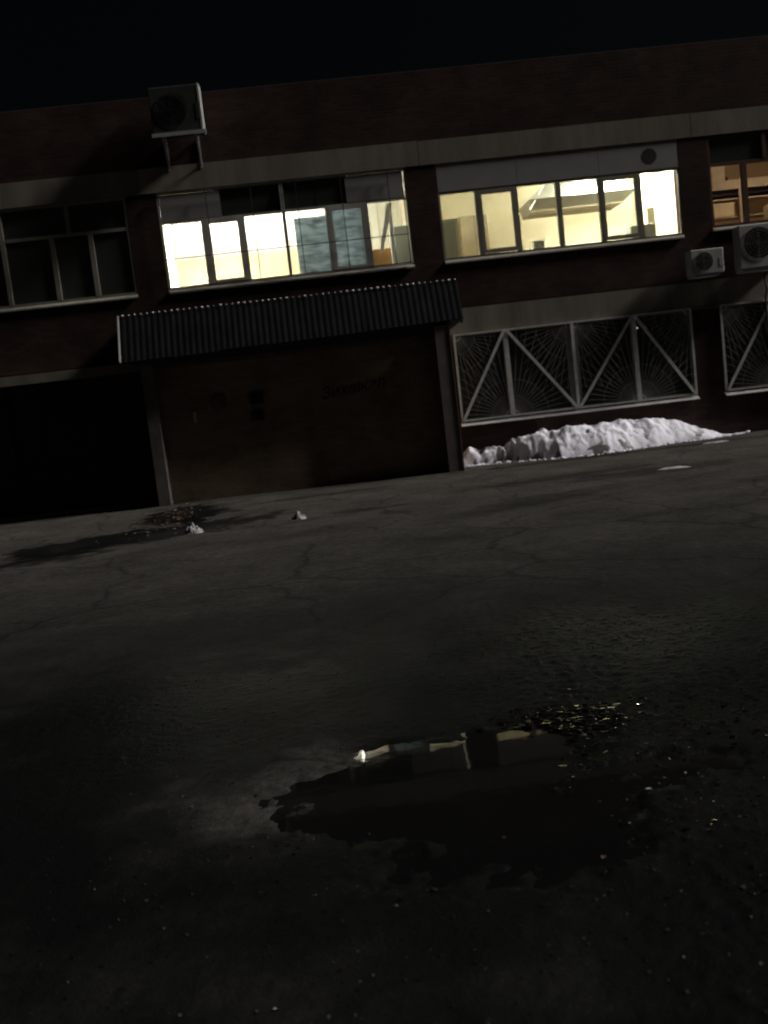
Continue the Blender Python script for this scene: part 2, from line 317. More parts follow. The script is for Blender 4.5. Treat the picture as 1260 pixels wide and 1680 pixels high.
ys = grid_lines([(-400, -60, 60), (-60, -23, 4), (-23, -19.6, 0.2), (-19.6, -14.6, 0.016), (-14.6, 1.0, 0.06), (1.0, 61, 6), (61, 400, 60)])
ground = link('ground', grid_mesh('ground', xs, ys, gheight, ground_mat(), {'wet': wet_falloff})); tag(ground, kind='structure')

# puddle water, a thin film lying in the hollow
wm, nt, b = newmat('dark_puddle_water')
b.inputs['Base Color'].default_value = (0.004, 0.004, 0.004, 1); b.inputs['Roughness'].default_value = 0.035; b.inputs['IOR'].default_value = 1.33
tc = N(nt, 'ShaderNodeTexCoord'); n1 = N(nt, 'ShaderNodeTexNoise', i_Scale=5.0, i_Detail=2.0); nt.links.new(tc.outputs['Object'], n1.inputs['Vector'])
bp = N(nt, 'ShaderNodeBump', i_Strength=0.06, i_Distance=0.01); nt.links.new(n1.outputs[0], bp.inputs['Height']); nt.links.new(bp.outputs[0], b.inputs['Normal'])
def pool(name, cx, cy, rx, ry, z, slope, seed, n=64, k=0.18):
    rs = random.Random(seed); ph = [rs.uniform(0, 6.28) for _ in range(6)]
    P = [(cx, cy, z - slope * (cy + 17.3))]
    for ring, dz in ((.86, 0), (1.0, -.035)):
        for i in range(n):
            t = 2 * math.pi * i / n; r = ring * (1 + sum(k / (j + 1) * math.sin((j + 2) * t + ph[j]) for j in range(6)))
            x, y = cx + rx * r * math.cos(t), cy + ry * r * math.sin(t); P.append((x, y, z + dz - slope * (y + 17.3)))
    me = bpy.data.meshes.new(name); me.from_pydata(P, [], [(0, 1 + i, 1 + (i + 1) % n) for i in range(n)] + [(1 + i, 1 + n + i, 1 + n + (i + 1) % n, 1 + (i + 1) % n) for i in range(n)]); me.materials.append(wm)
    o = link(name, me); return tag(o, kind='structure')
pool('puddle', 0.36, -17.80, 1.22, 1.15, -0.0150, 0.0115, 3)

# ------------------------------------------------------------------ building
BLD = tag(empty('school_building'), 'long two storey red brick building with pale concrete bands, lit windows upstairs', 'building')
X0, X1 = -15.0, 21.0
SILL_Z, HEAD_Z, GS, GH = 4.48, 6.52, 0.97, 2.88
T = 0.38
P0, PW, PITCH = 2.93, 5.32, 5.97            # bay opening start, width, pitch
bays = [P0 + PITCH * k for k in (-2, -1, 0, 1)]
def wall_rows(ops, z0, z1, mb):              # piers between openings
    x = X0
    for a in ops:
        mb.box(x, a, 0, T, z0, z1); x = a + PW
    mb.box(x, X1, 0, T, z0, z1)
w = MB()
w.box(X0, X1, 0, T, -0.3, 0.0)
gops = [P0, P0 + PITCH]
# ground floor: left half has the dark gateway (x -9.9 .. -3.75)
w.box(X0, -9.9, 0, T, 0.0, 2.84)
w.box(-3.75, P0, 0, T, 0, 2.84)
w.box(P0, P0 + PW, 0, T, 0, GS); w.box(P0 + PW, P0 + PITCH, 0, T, 0, 2.84); w.box(P0 + PITCH, P0 + PITCH + PW, 0, T, 0, GS); w.box(P0 + PITCH + PW, X1, 0, T, 0, 2.84)
w.box(X0, X1, 0.06, T, 2.84, 3.45)
w.box(X0, -3.4, 0, 0.06, 3.08, 3.45)
w.box(X0, X1, 0, T, 3.45, SILL_Z)
wall_rows(bays, SILL_Z, HEAD_Z, w)
w.box(X0, X1, 0.06, T, HEAD_Z, 7.04)
w.box(X0, X1, 0, T, 7.04, 8.46)
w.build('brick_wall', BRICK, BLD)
b_ = MB(); b_.box(X0, X1, 13.0, 13.3, -0.3, 8.46); b_.box(X0 - 0.3, X0, 0, 13.3, -0.3, 8.46); b_.box(X1, X1 + 0.3, 0, 13.3, -0.3, 8.46); b_.build('rear_wall', BRICK, BLD)
MB().box(X0, X1, T, 13.0, 8.0, 8.2).build('flat_roof', ROOFM, BLD)
MB().box(X0 - 0.3, X1 + 0.3, 0.03, T, 8.46, 8.49).build('parapet_coping', ROOFM, BLD)
MB().box(X0, X1, T, 13.0, 3.44, 3.58).build('floor_slab', ROOM_W, BLD)
MB().box(X0, X1, T, 13.0, 0.02, 0.06).build('ground_floor_slab', ROOM_W, BLD)
MB().box(-15, 21, 5.5, 5.6, 0.06, 3.44).box(-3.3, -3.2, T, 5.5, 0.06, 3.44).build('inner_wall', ROOM_W, BLD)
MB().box(-15, 21, 6.5, 6.6, 3.58, 8.0).build('corridor_wall', ROOM_W, BLD)
# concrete band panels
for zz0, zz1, starts in ((HEAD_Z, 7.04, [X0, -9.34, -3.37, 2.60, 8.57, 14.54]), (2.88, 3.45, [2.60, 8.57, 14.54])):
    for i, a in enumerate(starts):
        e = starts[i + 1] if i + 1 < len(starts) else X1
        r = random.Random(int(a * 10 + zz0 * 100)); dy = r.uniform(0, 0.012); dz = r.uniform(-0.008, 0.008)
        p = MB(); p.box(a + 0.006, e - 0.006, -0.016 - dy * .8, 0.058, zz0 + 0.003, zz1 - 0.012 + dz)
        p.build('band_panel', BAND, BLD)
MB().box(X0, -3.36, -0.16, 0.058, 2.845, 3.045).build('lintel_slab', BAND, BLD)
MB().box(2.60, X1, -0.055, 0.055, 2.842, 2.878).build('band_drip_edge', PLASTER, BLD)
# ---- windows
def window(x0, x1, z0, z1, m, name='window', w_=0.055, rails=(), mulls=(), y0=0.006, y1=0.08):
    f = MB(); f.box(x0, x1, y0, y1, z0, z0 + w_); f.box(x0, x1, y0, y1, z1 - w_, z1)
    f.box(x0, x0 + w_, y0, y1, z0 + w_, z1 - w_); f.box(x1 - w_, x1, y0, y1, z0 + w_, z1 - w_)
    for (a, b2, zc, h) in rails: f.box(a, b2, y0 + 0.003, y1 - 0.003, zc - h / 2, zc + h / 2)
    for (xc, wd, a, b2) in mulls: f.box(xc - wd / 2, xc + wd / 2, y0 - 0.004, y1 + 0.004, a, b2)
    return f.build(name, m, BLD)
def pane(win, x0, x1, z0, z1, m=GLASS, sash=None, y=0.045):
    if sash:
        s = 0.085; f = MB(); a, b2, c, d = x0 - s, x1 + s, z0 - s, z1 + s
        c, d = max(c, 4.527), min(d, 5.872); f.box(a, b2, y - 0.0445, y + 0.01, c, z0); f.box(a, b2, y - 0.0445, y + 0.01, z1, d); f.box(a, x0, y - 0.0445, y + 0.01, z0, z1); f.box(x1, b2, y - 0.0445, y + 0.01, z0, z1)
        f.build('opening_sash', sash, win)
    return MB().box(x0 - 0.012, x1 + 0.012, y - 0.004, y + 0.004, z0 - 0.012, z1 + 0.012).build('pane', m, win)
def sillp(win, x0, x1, z, m=PVC_D, out=0.045, h=0.03):
    p = MB(); p.poly([(x0, -out, z - h - 0.02), (x1, -out, z - h - 0.02), (x1, 0.001, z), (x0, 0.001, z), (x0, -out, z - h - 0.05), (x1, -out, z - h - 0.05), (x1, 0.001, z - 0.04), (x0, 0.001, z - 0.04)],
                     [(0,1,2,3), (7,6,5,4), (0,4,5,1), (1,5,6,2), (2,6,7,3), (3,7,4,0)])
    return p.build('window_sill', m, win)
# window 0 : dark, left
x = bays[0]; W0 = window(x, x + PW, SILL_Z, HEAD_Z - 0.003, PVC_D, rails=[(x + .055, x + 2.61, 5.86, .07), (x + 2.67, x + PW - .055, 5.86, .07)],
    mulls=[(x + 2.64, .09, SILL_Z + .055, HEAD_Z - .06), (x + 4.05, .09, 5.896, HEAD_Z - .06), (x + 3.665, .10, SILL_Z + .055, 5.824), (x + 4.48, .10, SILL_Z + .055, 5.824),
           (x + 1.25, .09, 5.896, HEAD_Z - .06), (x + 0.9, .10, SILL_Z + .055, 5.824), (x + 1.75, .10, SILL_Z + .055, 5.824)])
for a, b2, c, d in [(0.06, 1.2, 5.9, 6.45), (1.3, 2.59, 5.9, 6.45), (2.69, 4.0, 5.9, 6.45), (4.1, 5.26, 5.9, 6.45), (0.06, .85, 4.54, 5.82), (.95, 1.7, 4.54, 5.82), (1.8, 2.59, 4.54, 5.82), (2.69, 3.61, 4.54, 5.82), (3.72, 4.42, 4.54, 5.82), (4.54, 5.26, 4.54, 5.82)]:
    pane(W0, x + a, x + b2, c, d, GLASS_D)
sillp(W0, x + .01, x + PW - .01, SILL_Z - 0.002)
W0['label'] = 'unlit window with white frame and upper fanlights'
# window 1 : bright, with bars
x = bays[1]
W1 = window(x, x + PW, SILL_Z, HEAD_Z - 0.003, PVC, w_=0.045, rails=[(x + .045, x + PW - .045, 5.882, .045)],
    mulls=[(x + 2.635, .075, SILL_Z + .045, HEAD_Z - .05), (-2.125, .11, SILL_Z + .045, 5.859), (-1.31, .11, SILL_Z + .045, 5.859), (.525, .10, SILL_Z + .045, 5.859), (1.35, .10, SILL_Z + .045, 5.859)])
lit = [(-2.975, -2.185, 4.535, 5.855), (-2.01, -1.41, 4.60, 5.78), (-1.25, -.445, 4.535, 5.855), (-.345, .465, 4.535, 5.855), (.63, 1.24, 4.60, 5.78), (1.41, 2.175, 4.55, 5.845)]
for i, (a, b2, c, d) in enumerate(lit): pane(W1, a, b2, c, d, GLASS, PVC if i in (1, 4) else None)
for a, b2 in ((-2.99, -1.72), (.97, 2.19)): MB().box(a, b2, .0045, .06, 5.91, 6.46).build('infill_panel', PANEL, W1)
for a, b2 in ((-1.68, -1.07), (-1.03, -.46), (-.33, .28), (.32, .93)): pane(W1, a, b2, 5.915, 6.45, GLASS_D)
MB().box(-1.705, -1.695, .03, .09, 5.9, 6.46).box(.945, .955, .03, .09, 5.9, 6.46).box(-1.76, 1.02, .082, .10, 5.88, 6.50).build('dark_blind', DARKST, W1)
for bx in (-3.0, -2.0, -1.05, -.40, -.09, .87, 1.88, 2.19): MB().box(bx - .009, bx + .009, -.082, -.064, 4.50, 6.49).build('security_bar', IRON_B, W1)
for bz in (5.12, 6.46, 4.52): MB().box(-3.03, 2.22, -.063, -.049, bz - .009, bz + .009).build('security_bar', IRON_B, W1)
sillp(W1, x + .01, x + PW - .01, SILL_Z - 0.002)
W1['label'] = 'brightly lit window behind a thin rectangular bar grid'
# window 2
x = bays[2]
W2 = window(x, x + PW, SILL_Z, HEAD_Z - 0.003, PVC_D, w_=0.045, rails=[(x + .045, x + PW - .045, 5.90, .05)],
    mulls=[(3.775, .10, SILL_Z + .045, 5.874), (4.61, .10, SILL_Z + .045, 5.874), (5.55, .11, SILL_Z + .045, 5.874), (6.475, .10, SILL_Z + .045, 5.874), (7.325, .11, SILL_Z + .045, 5.874)])
for i, (a, b2, c, d) in enumerate([(2.98, 3.71, 4.56, 5.85), (3.875, 4.52, 4.625, 5.79), (4.68, 5.475, 4.57, 5.86), (5.625, 6.405, 4.57, 5.86), (6.565, 7.23, 4.625, 5.80), (7.40, 8.19, 4.58, 5.87)]):
    pane(W2, a, b2, c, d, GLASS, PVC_D if i in (1, 4) else None)
MB().box(x + .02, x + 1.75, .0015, .06, 5.927, 6.472).box(x + 1.757, x + 3.55, .0015, .06, 5.927, 6.472).box(x + 3.557, x + PW - .02, .0015, .06, 5.927, 6.472).build('infill_panel', PANEL, W2)
MB().box(x + .05, x + PW - .05, .064, .074, 5.90, 6.47).build('light_stop_board', PANEL, W2)  # hidden board added to stop room light leaking between the panels
v = MB(); v.tube((7.61, .045, 6.22), (7.61, -.0015, 6.22), .165, 24); v.build('vent_hole', ACD, W2)
sillp(W2, x + .01, x + PW - .01, SILL_Z - 0.002)
W2['label'] = 'six lit panes below a white panel with a round vent hole'
# window 3
x = bays[3]
W3 = window(x, x + PW, SILL_Z + .08, HEAD_Z - 0.003, PVC_B, w_=0.05, rails=[(x + .05, x + PW - .05, 5.895, .07)],
    mulls=[(9.685, .12, SILL_Z + .13, 5.859), (10.17, .09, 5.931, HEAD_Z - .06), (10.55, .10, SILL_Z + .13, 5.859), (11.45, .11, SILL_Z + .13, 5.859), (12.4, .10, SILL_Z + .13, 5.859), (13.3, .11, SILL_Z + .13, 5.859), (12.2, .09, 5.931, HEAD_Z - .06)])
for a, b2 in [(8.96, 9.62), (9.75, 10.49), (10.61, 11.39), (11.51, 12.34), (12.46, 13.24), (13.36, 14.16)]: pane(W3, a, b2, 4.64, 5.85)
for a, b2 in [(8.96, 10.12), (10.22, 12.15), (12.25, 14.16)]:
    pane(W3, a, b2, 5.94, 6.46, GLASS_D); MB().box(a - .05, b2 + .05, .082, .10, 5.89, 6.49).build('dark_blind', DARKST, W3)
sillp(W3, x + .01, x + PW - .01, SILL_Z + 0.07, out=.06, h=.03)
W3['label'] = 'warm lit window with brown frames'
# ---- ground floor windows and sunburst grilles
def gwin(x, cuts, seed):
    f = MB(); y0, y1 = .05, .11; f.box(x, x + PW, y0, y1, GS, GS + .06); f.box(x, x + PW, y0, y1, GH - .06, GH)
    xs_ = [x + .03] + [c for c in cuts] + [x + PW - .03]
    for i, c in enumerate(xs_):
        wd = .06 if i in (0, len(xs_) - 1) else (.26 if i == 2 else .11)
        f.box(c - wd / 2, c + wd / 2, y0, y1, GS + .06, GH - .06)
    win = f.build('window', PVC_D, BLD); win['label'] = 'dark ground floor window behind a sunburst grille'
    for i in range(len(xs_) - 1):
        a = xs_[i] + (.13 if i == 2 else .055); b2 = xs_[i + 1] - (.13 if i == 1 else .055)
        MB().box(a, b2, .076, .084, GS + .06, GH - .06).build('pane', GLASS_D, win)
    sp = MB(); a, b2 = x - .02, x + PW + .02; sp.poly([(a, -.13, GS - .09), (b2, -.13, GS - .09), (b2, -.002, GS - .02), (a, -.002, GS - .02), (a, -.13, GS - .105), (b2, -.13, GS - .105), (b2, -.002, GS - .04), (a, -.002, GS - .04)], [(0,1,2,3), (7,6,5,4), (0,4,5,1), (1,5,6,2), (2,6,7,3), (3,7,4,0)]); sp.build('window_sill', SILL, win)
    ym0, ym1 = -.062, -.038
    xb = [x + .02] + list(cuts) + [x + PW - .02]; zb, zt = GS + .03, GH - .03
    g = MB(); g.box(x + .01, x + PW - .01, ym0, ym1, zb - .03, zb + .005); g.box(x + .01, x + PW - .01, ym0, ym1, zt - .005, zt + .03)
    for i, c in enumerate(xb):
        wd = .045 if i in (0, len(xb) - 1) else (.10 if i != 2 else .065); g.box(c - wd / 2, c + wd / 2, ym0, ym1, zb + .005, zt - .005)
    gr = g.build('window_grille', IRON, BLD)
    unit = MB().box(0, 1, -.0045, .0045, -.0045, .0045).mesh('bar', IRON_R)
    def ray(p, q):
        o = link('bar', unit, gr); d = Vector((q[0] - p[0], 0, q[1] - p[1])); o.location = (p[0], -.045, p[1])
        o.scale = (d.length, 1, 1); o.rotation_euler = (0, -math.atan2(d.z, d.x), 0)
    for i in range(len(xb) - 1):
        a, b2 = xb[i] + .03, xb[i + 1] - .03; up = (i % 2 == 0)     # diagonal rises to the right on even bays
        P, Q = ((a, zb), (b2, zt)) if up else ((a, zt), (b2, zb))
        MB().bar(P, Q, .062, -.074, -.052).build('diagonal_bar', IRON, gr)
        # two fans: from the corner below the diagonal and from the corner above it
        c1 = (b2, zb) if up else (a, zb); c2_ = (a, zt) if up else (b2, zt)
        for c in (c1, c2_):
            ex = a if c[0] == b2 else b2; ez = zt if c[1] == zb else zb; W_, H_ = ex - c[0], ez - c[1]
            for k in range(1, 13):
                t = math.pi / 2 * k / 13; dx, dz = math.cos(t) * (1 if W_ > 0 else -1), math.sin(t) * (1 if H_ > 0 else -1)
                m_ = min(abs(W_ / dx), abs(H_ / dz))
                if c is c2_: m_ *= .78
                ray(c, (c[0] + dx * m_, c[1] + dz * m_))
        # web strands: arcs centred on the fan corner, clipped to the bay
        for c in (c1, c2_):
            ex = a if c[0] == b2 else b2; ez = zt if c[1] == zb else zb; W_, H_ = abs(ex - c[0]), abs(ez - c[1]); sx_ = 1 if ex > c[0] else -1; sz_ = 1 if ez > c[1] else -1
            for rad in (.42, .78):
                st_ = MB(); pr = None
                for k in range(10):
                    t = math.pi / 2 * k / 9; q = (rad * math.cos(t), rad * math.sin(t))
                    if q[0] > W_ or q[1] > H_: pr = None; continue
                    q = (c[0] + sx_ * q[0], c[1] + sz_ * q[1])
                    if pr: st_.bar(pr, q, .009, -.038, -.030)
                    pr = q
                if st_.v: st_.build('web_strand', IRON_R, gr)
        # rosette arcs
        for (cc, s0) in ((c1, 1), (c2_, -1)):
            r = MB(); pr = None
            for k in range(7):
                t = math.pi / 2 * k / 6; sx = -1 if cc[0] == b2 else 1
                q = (cc[0] + sx * .11 * math.cos(t), cc[1] + s0 * .11 * math.sin(t))
                if pr: r.bar(pr, q, .016, -.050, -.040)
                pr = q
            r.build('arc_bar', IRON, gr)
gwin(P0, [4.08, 5.56, 6.94], 1)
gwin(P0 + PITCH, [10.1, 11.55, 12.95], 2)
# ---- lit rooms
def room(x0, x1, mats, dado=None, yb=4.0, zc=6.78):
    wallm, ceilm, backm = mats
    MB().box(x0 + .003, x1 - .003, yb, yb + .1, 3.584, zc).build('room_wall', backm, BLD)
    MB().box(x0 - .045, x0, T + .003, yb, 3.584, zc).box(x1, x1 + .045, T + .003, yb, 3.584, zc).build('room_wall', wallm, BLD)
    MB().box(x0 - .045, x1 + .045, T + .003, yb + .1, zc + .002, zc + .08).build('room_ceiling', ceilm, BLD)
    MB().box(x0 + .003, x1 - .003, T + .003, yb - .003, 3.584, 3.61).build('room_floor', TILEF, BLD)
    if dado: MB().box(x0 + .006, x1 - .006, yb - .012, yb - .002, 3.612, dado[0]).build('wall_dado', dado[1], BLD)
room(-3.30, 2.50, (CREAM, WHITE, WHITE), (5.72, YELLOW))
room(2.62, 8.50, (TAN, WHITE, TAN))
room(8.62, 14.6, (PEACH, WHITE, PEACH))
# shadow-proof lids for unlit upper rooms need none: the corridor wall closes them
def ceil_lamp(x, y, m, label, z=6.699):
    t = tag(empty('ceiling_lamp', (x, y, z)), label, 'ceiling lamp', 'fluorescent lamps in the lit rooms')
    MB().box(-.66, .66, -.30, .30, .03, .078).build('lamp_housing', PVC, t)
    for k in range(6): MB().box(-.63, .63, -.295 + .1168 * k, -.289 + .1168 * k, -.13, -.021).build('added_louvre_blade', PVC_D, t)  # unseen blades added to keep lamp light off the ground outside
    MB().box(-.64, .64, -.28, .28, -.02, .028).build('lamp_diffuser', m, t)
LW = emit_mat('tube_cool_white', (0.99, 1.0, 0.82), 270); LA = emit_mat('tube_white', (1.0, 0.97, 0.84), 240)
LD = emit_mat('tube_yellowish', (0.98, 0.97, 0.74), 75)
LC = emit_mat('tube_warm', (1.0, 0.80, 0.55), 26); LB = emit_mat('tube_bluish', (0.82, 0.93, 1.0), 85)
ceil_lamp(-2.3, 2.9, LA, 'ceiling tube lamp over the left end of the barred lit room')
ceil_lamp(-0.75, 2.4, LA, 'ceiling tube lamp at the middle of the barred lit room')
ceil_lamp(0.55, 1.6, LB, 'bluish ceiling tube lamp behind the hanging film')
ceil_lamp(4.2, 1.3, LD, 'dimmer yellow ceiling tube lamp at the left end of the room with the hood')
ceil_lamp(7.6, 2.9, LW, 'ceiling tube lamp at the right end of the room with the hood')
ceil_lamp(7.3, 1.3, LW, 'ceiling tube lamp near the window beside the hood')
ceil_lamp(10.7, 1.2, LC, 'warm ceiling tube lamp in the storage room on the right')

# ------------------------------------------------------------------ things inside the lit rooms
def sheet(name, x0, x1, z0, z1, y, m, label, group, seed):
    n = 16; P = []; F = []; rs = random.Random(seed); ph = rs.uniform(0, 6)
    for i in range(n + 1):
        for j in range(9):
            u = i / n; vz = j / 8; yy = y + .02 * math.sin(u * 11 + ph + vz) + .012 * math.sin(u * 23 + vz * 3)
            P.append((x0 + (x1 - x0) * u, yy, z0 + (z1 - z0) * vz))
    k = len(P); P += [(a, b2 + .004, c) for a, b2, c in P]
    for i in range(n):
        for j in range(8):
            q = (i * 9 + j, (i + 1) * 9 + j, (i + 1) * 9 + j + 1, i * 9 + j + 1); F.append(q); F.append(tuple(reversed([k + a for a in q])))
    o = MB().poly(P, F).build(name, m, smooth=True); return tag(o, label, 'plastic sheet', group)
sheet('plastic_sheet', -.215, .53, 4.3, 5.80, .55, FOIL, 'blue-grey film hanging in the fourth pane, bright gap along its left and top edge', 'films behind the barred window', 1)
sheet('plastic_sheet', .56, 1.36, 4.3, 6.05, .50, FOIL, 'blue-grey film filling the fifth pane from edge to edge', 'films behind the barred window', 2)
def box_thing(name, x0, x1, y0, y1, z0, z1, m, label, cat, door=None):
    cx, cy = (x0 + x1) / 2, (y0 + y1) / 2; t = tag(empty(name, (cx, cy, z0)), label, cat)
    hx, hy, h = (x1 - x0) / 2, (y1 - y0) / 2, z1 - z0
    MB().cbox(-hx, hx, -hy, hy, 0, h, .008).build('carcass', m, t)
    if door:
        dm, nd = door; wd = 2 * hx / nd
        for k in range(nd): MB().cbox(-hx + wd * k + .008, -hx + wd * (k + 1) - .008, -hy - .02, -hy - .002, .02, h - .02, .004).build('door', dm, t)
    return t
FZ = 3.612
box_thing('wooden_cupboard', 1.38, 1.90, 1.15, 1.6, FZ, 5.06, WOOD, 'orange wooden cupboard low in the last pane of the barred window', 'cupboard', (WOOD, 1))
box_thing('metal_cabinet', 1.99, 2.42, 1.15, 1.6, FZ, 5.52, GREYB, 'grey-green cabinet at the right edge of the barred window', 'cabinet', (GREYB, 1))
p = MB(); p.poly([(1.62, 1.0, 4.95), (1.70, 1.0, 4.95), (2.02, 1.0, 6.0), (1.89, 1.0, 6.0), (1.62, 1.03, 4.95), (1.70, 1.03, 4.95), (2.02, 1.03, 6.0), (1.89, 1.03, 6.0)], [(0,1,2,3),(7,6,5,4),(0,4,5,1),(1,5,6,2),(2,6,7,3),(3,7,4,0)])
q_ = MB(); q_.box(1.90, 1.965, .98, 1.05, FZ, 5.75)
box_thing('tan_wardrobe', 1.25, 2.28, 2.3, 2.8, FZ, 6.6, TAN, 'tall tan wardrobe filling the upper part of the last pane of the barred window', 'wardrobe', (TAN, 2))
t = tag(empty('curtain', (0, 0, 0)), 'pale slanting curtain edge and post beside the orange cupboard', 'curtain'); p.build('curtain_edge', WHITE, t); q_.build('post', WHITE, t)
# hood room
loops = [(5.36, 7.56, 1.9, 2.9, 5.64), (5.30, 7.89, 1.75, 3.0, 5.90), (5.78, 7.45, 1.95, 2.85, 6.28), (6.2, 6.9, 2.2, 2.6, 6.40), (6.2, 6.9, 2.2, 2.6, 6.775)]
P = []; F = []
for a, b2, c, d, z in loops: P += [(a, c, z), (b2, c, z), (b2, d, z), (a, d, z)]
for r in range(len(loops) - 1):
    for i in range(4): j = (i + 1) % 4; F.append((r*4+i, r*4+j, r*4+4+j, r*4+4+i))
P += [(5.42, 1.96, 5.70), (7.5, 1.96, 5.70), (7.5, 2.84, 5.70), (5.42, 2.84, 5.70)]; k = len(P) - 4
for i in range(4): j = (i + 1) % 4; F.append((i, k + i, k + j, j))
F.append((k + 3, k + 2, k + 1, k))
t = tag(empty('extractor_hood'), 'large grey metal extractor hood hanging behind the middle panes', 'extractor hood')
MB().poly(P, F).build('canopy', HOODM, t)
MB().tube((5.29, 1.72, 5.66), (5.77, 1.90, 6.30), .016, 6).build('edge_trim', WHITE, t)
MB().box(5.36, 7.56, 1.885, 1.897, 5.63, 5.68).build('lower_rim', BROWN, t)
t = tag(empty('notice_board', (0, 0, 0)), 'grey-green board with pale frame in the leftmost pane beside the pier', 'notice board')
MB().box(2.66, 3.36, .80, .82, 4.2, 5.43).build('board', GREYB, t)
MB().box(2.66, 3.42, .79, .83, 5.43, 5.485).box(3.36, 3.42, .79, .83, 4.2, 5.43).build('board_frame', WHITE, t)
MB().box(2.9, 2.94, .835, .87, FZ, 5.3).box(3.2, 3.24, .835, .87, FZ, 5.3).build('stand', PVC_D, t)
box_thing('wardrobe', 3.85, 4.56, 3.3, 3.9, FZ, 5.95, BROWN, 'tall brown wardrobe against the tan wall behind the left panes', 'wardrobe', (BROWN, 2))
box_thing('equipment_box', 7.30, 7.86, .7, 1.1, FZ, 4.90, GREYB, 'grey box low behind the two rightmost panes of the hood room', 'box')
box_thing('yellow_cabinet', 7.86, 8.06, 1.2, 1.7, FZ, 5.35, YELLOW, 'yellow narrow cabinet in the last pane of the hood room', 'cabinet', (YELLOW, 1))
box_thing('small_box', 5.06, 5.32, .7, .95, FZ, 4.80, GREYB, 'small grey box standing low behind the third pane', 'box')
jt = tag(empty('jar_row', (3.95, .5, 4.5)), 'small jars standing on the inner sill of the second pane', 'jars', kind=None)
MB().box(-.15, .75, -.09, .15, -.04, 0).build('inner_shelf', WHITE, jt)
for k, (dx, hh, mm) in enumerate([(0, .17, CARD), (.1, .13, WHITE), (.2, .2, GREYB), (.29, .12, WOOD), (.38, .15, WHITE)]):
    j = MB().tube((dx, 0, .001), (dx, 0, hh * .75), .035, 10).tube((dx, 0, hh * .75 + .001), (dx, 0, hh), .022, 10).build('jar', mm, jt)
# storage room
t = tag(empty('storage_rack'), 'brown-grey shelving with deep boards across the warm lit room', 'storage rack')
for z0, z1, m in ((5.69, 5.90, STEELSH), (5.555, 5.575, ACD), (5.44, 5.475, STEELSH), (5.02, 5.06, BROWN)): MB().box(8.75, 14.4, 2.0, 2.45, z0, z1).build('shelf', m, t)
MB().box(8.75, 14.4, 2.452, 2.48, 5.06, 5.69).build('back_panel', PEACH, t)
for xx in (10.40, 12.2, 14.3): MB().box(xx, xx + .06, 1.93, 1.99, FZ, 5.69).build('post', STEELSH, t)
box_thing('cardboard_box', 9.3, 10.3, 2.02, 2.40, 5.064, 5.38, CARD, 'cream box on the shelf in the first pane of the warm lit window', 'box')
box_thing('dark_crate', 10.85, 11.4, 1.3, 1.7, FZ, 5.16, BROWN, 'brown crate low in the second pane of the warm lit window', 'crate')
box_thing('grey_box', 9.55, 10.14, 2.05, 2.4, 5.903, 6.3, STEELSH, 'grey-brown box on top of the storage rack left of the peach wall', 'box')
tag(MB().tube((10.98, 3.99, 6.30), (10.98, 3.95, 6.30), .05, 12).build('wall_clock', ACD), 'small dark round fitting on the bright wall above the rack', 'wall fitting')
# glowing dots standing in for lamp reflections on the glass, and a pale strip in the dark ground floor room
REFL_W = emit_mat('white_reflection', (1.0, 0.9, 0.8), 2.2); REFL_R = emit_mat('red_reflection', (1.0, 0.45, 0.35), 0.9)
tag(MB().blob((7.32, .9, 2.62), .018, 1, jit=0).build('lamp_reflection', REFL_W), 'tiny white glow standing in for a lamp reflection, behind the fourth bay of the grille', 'lamp reflection')
tag(MB().blob((7.53, .9, 2.61), .011, 1, jit=0).build('lamp_reflection', REFL_R), 'fainter reddish glow, also a stand-in lamp reflection, right of the white one', 'lamp reflection')
sheet('cloth_strip', 3.56, 3.68, 1.42, 1.80, .3, PAPER, 'pale narrow cloth strip hanging behind the first bay of the grille', None, 5)['category'] = 'cloth'

# ------------------------------------------------------------------ gateway on the left
t = tag(empty('dark_gate'), 'dark blue steel double gate in the shaded opening left of the annex', 'gate')
for a, b2 in ((-9.88, -6.84), (-6.82, -3.77)):
    lf = MB().box(a, b2, .24, .27, .03, 2.82).build('gate_leaf', DARKST, t)
    n = 5
    for k in range(n + 1):
        xx = a + .03 + (b2 - a - .06) * k / n; MB().box(xx - .025, xx + .025, .215, .238, .04, 2.81).build('rib', DARKST, lf)
MB().box(-9.88, -3.77, .20, .213, 1.02, 1.09).build('cross_rail', DARKST, t)
tag(MB().box(-9.9, -3.95, -.55, -.002, -.02, .07).build('concrete_step', CONC), 'low concrete step in front of the dark gate', 'step')

# ------------------------------------------------------------------ annex
AN = tag(empty('brick_annex'), 'low dark brick annex under a corrugated steel canopy, built onto the facade', 'annex')
YF = -.90
MB().box(-3.42, 2.42, YF, -.62, 0, 3.02).box(-3.62, -3.30, -.6, -.003, 0, 3.02).box(2.42, 2.70, -.6, -.003, 0, 3.02).build('brick_wall', BRICK_A, AN)
MB().box(-3.66, -3.42, -1.20, -.60, 0, 2.90).build('corner_pier', PLASTER, AN)
MB().box(2.38, 2.68, -1.42, -.60, 0, 3.02).build('corner_pier', PLASTER, AN)
MB().box(2.675, 2.695, -1.435, -1.36, .02, 3.04).build('corner_angle', RUST, AN)
MB().box(-3.68, 2.74, -1.0, -.003, 3.0215, 3.14).build('ceiling_board', PLASTER, AN)
MB().box(-3.40, 2.40, -.96, -.902, 2.80, 2.97).build('lintel', RUST, AN)
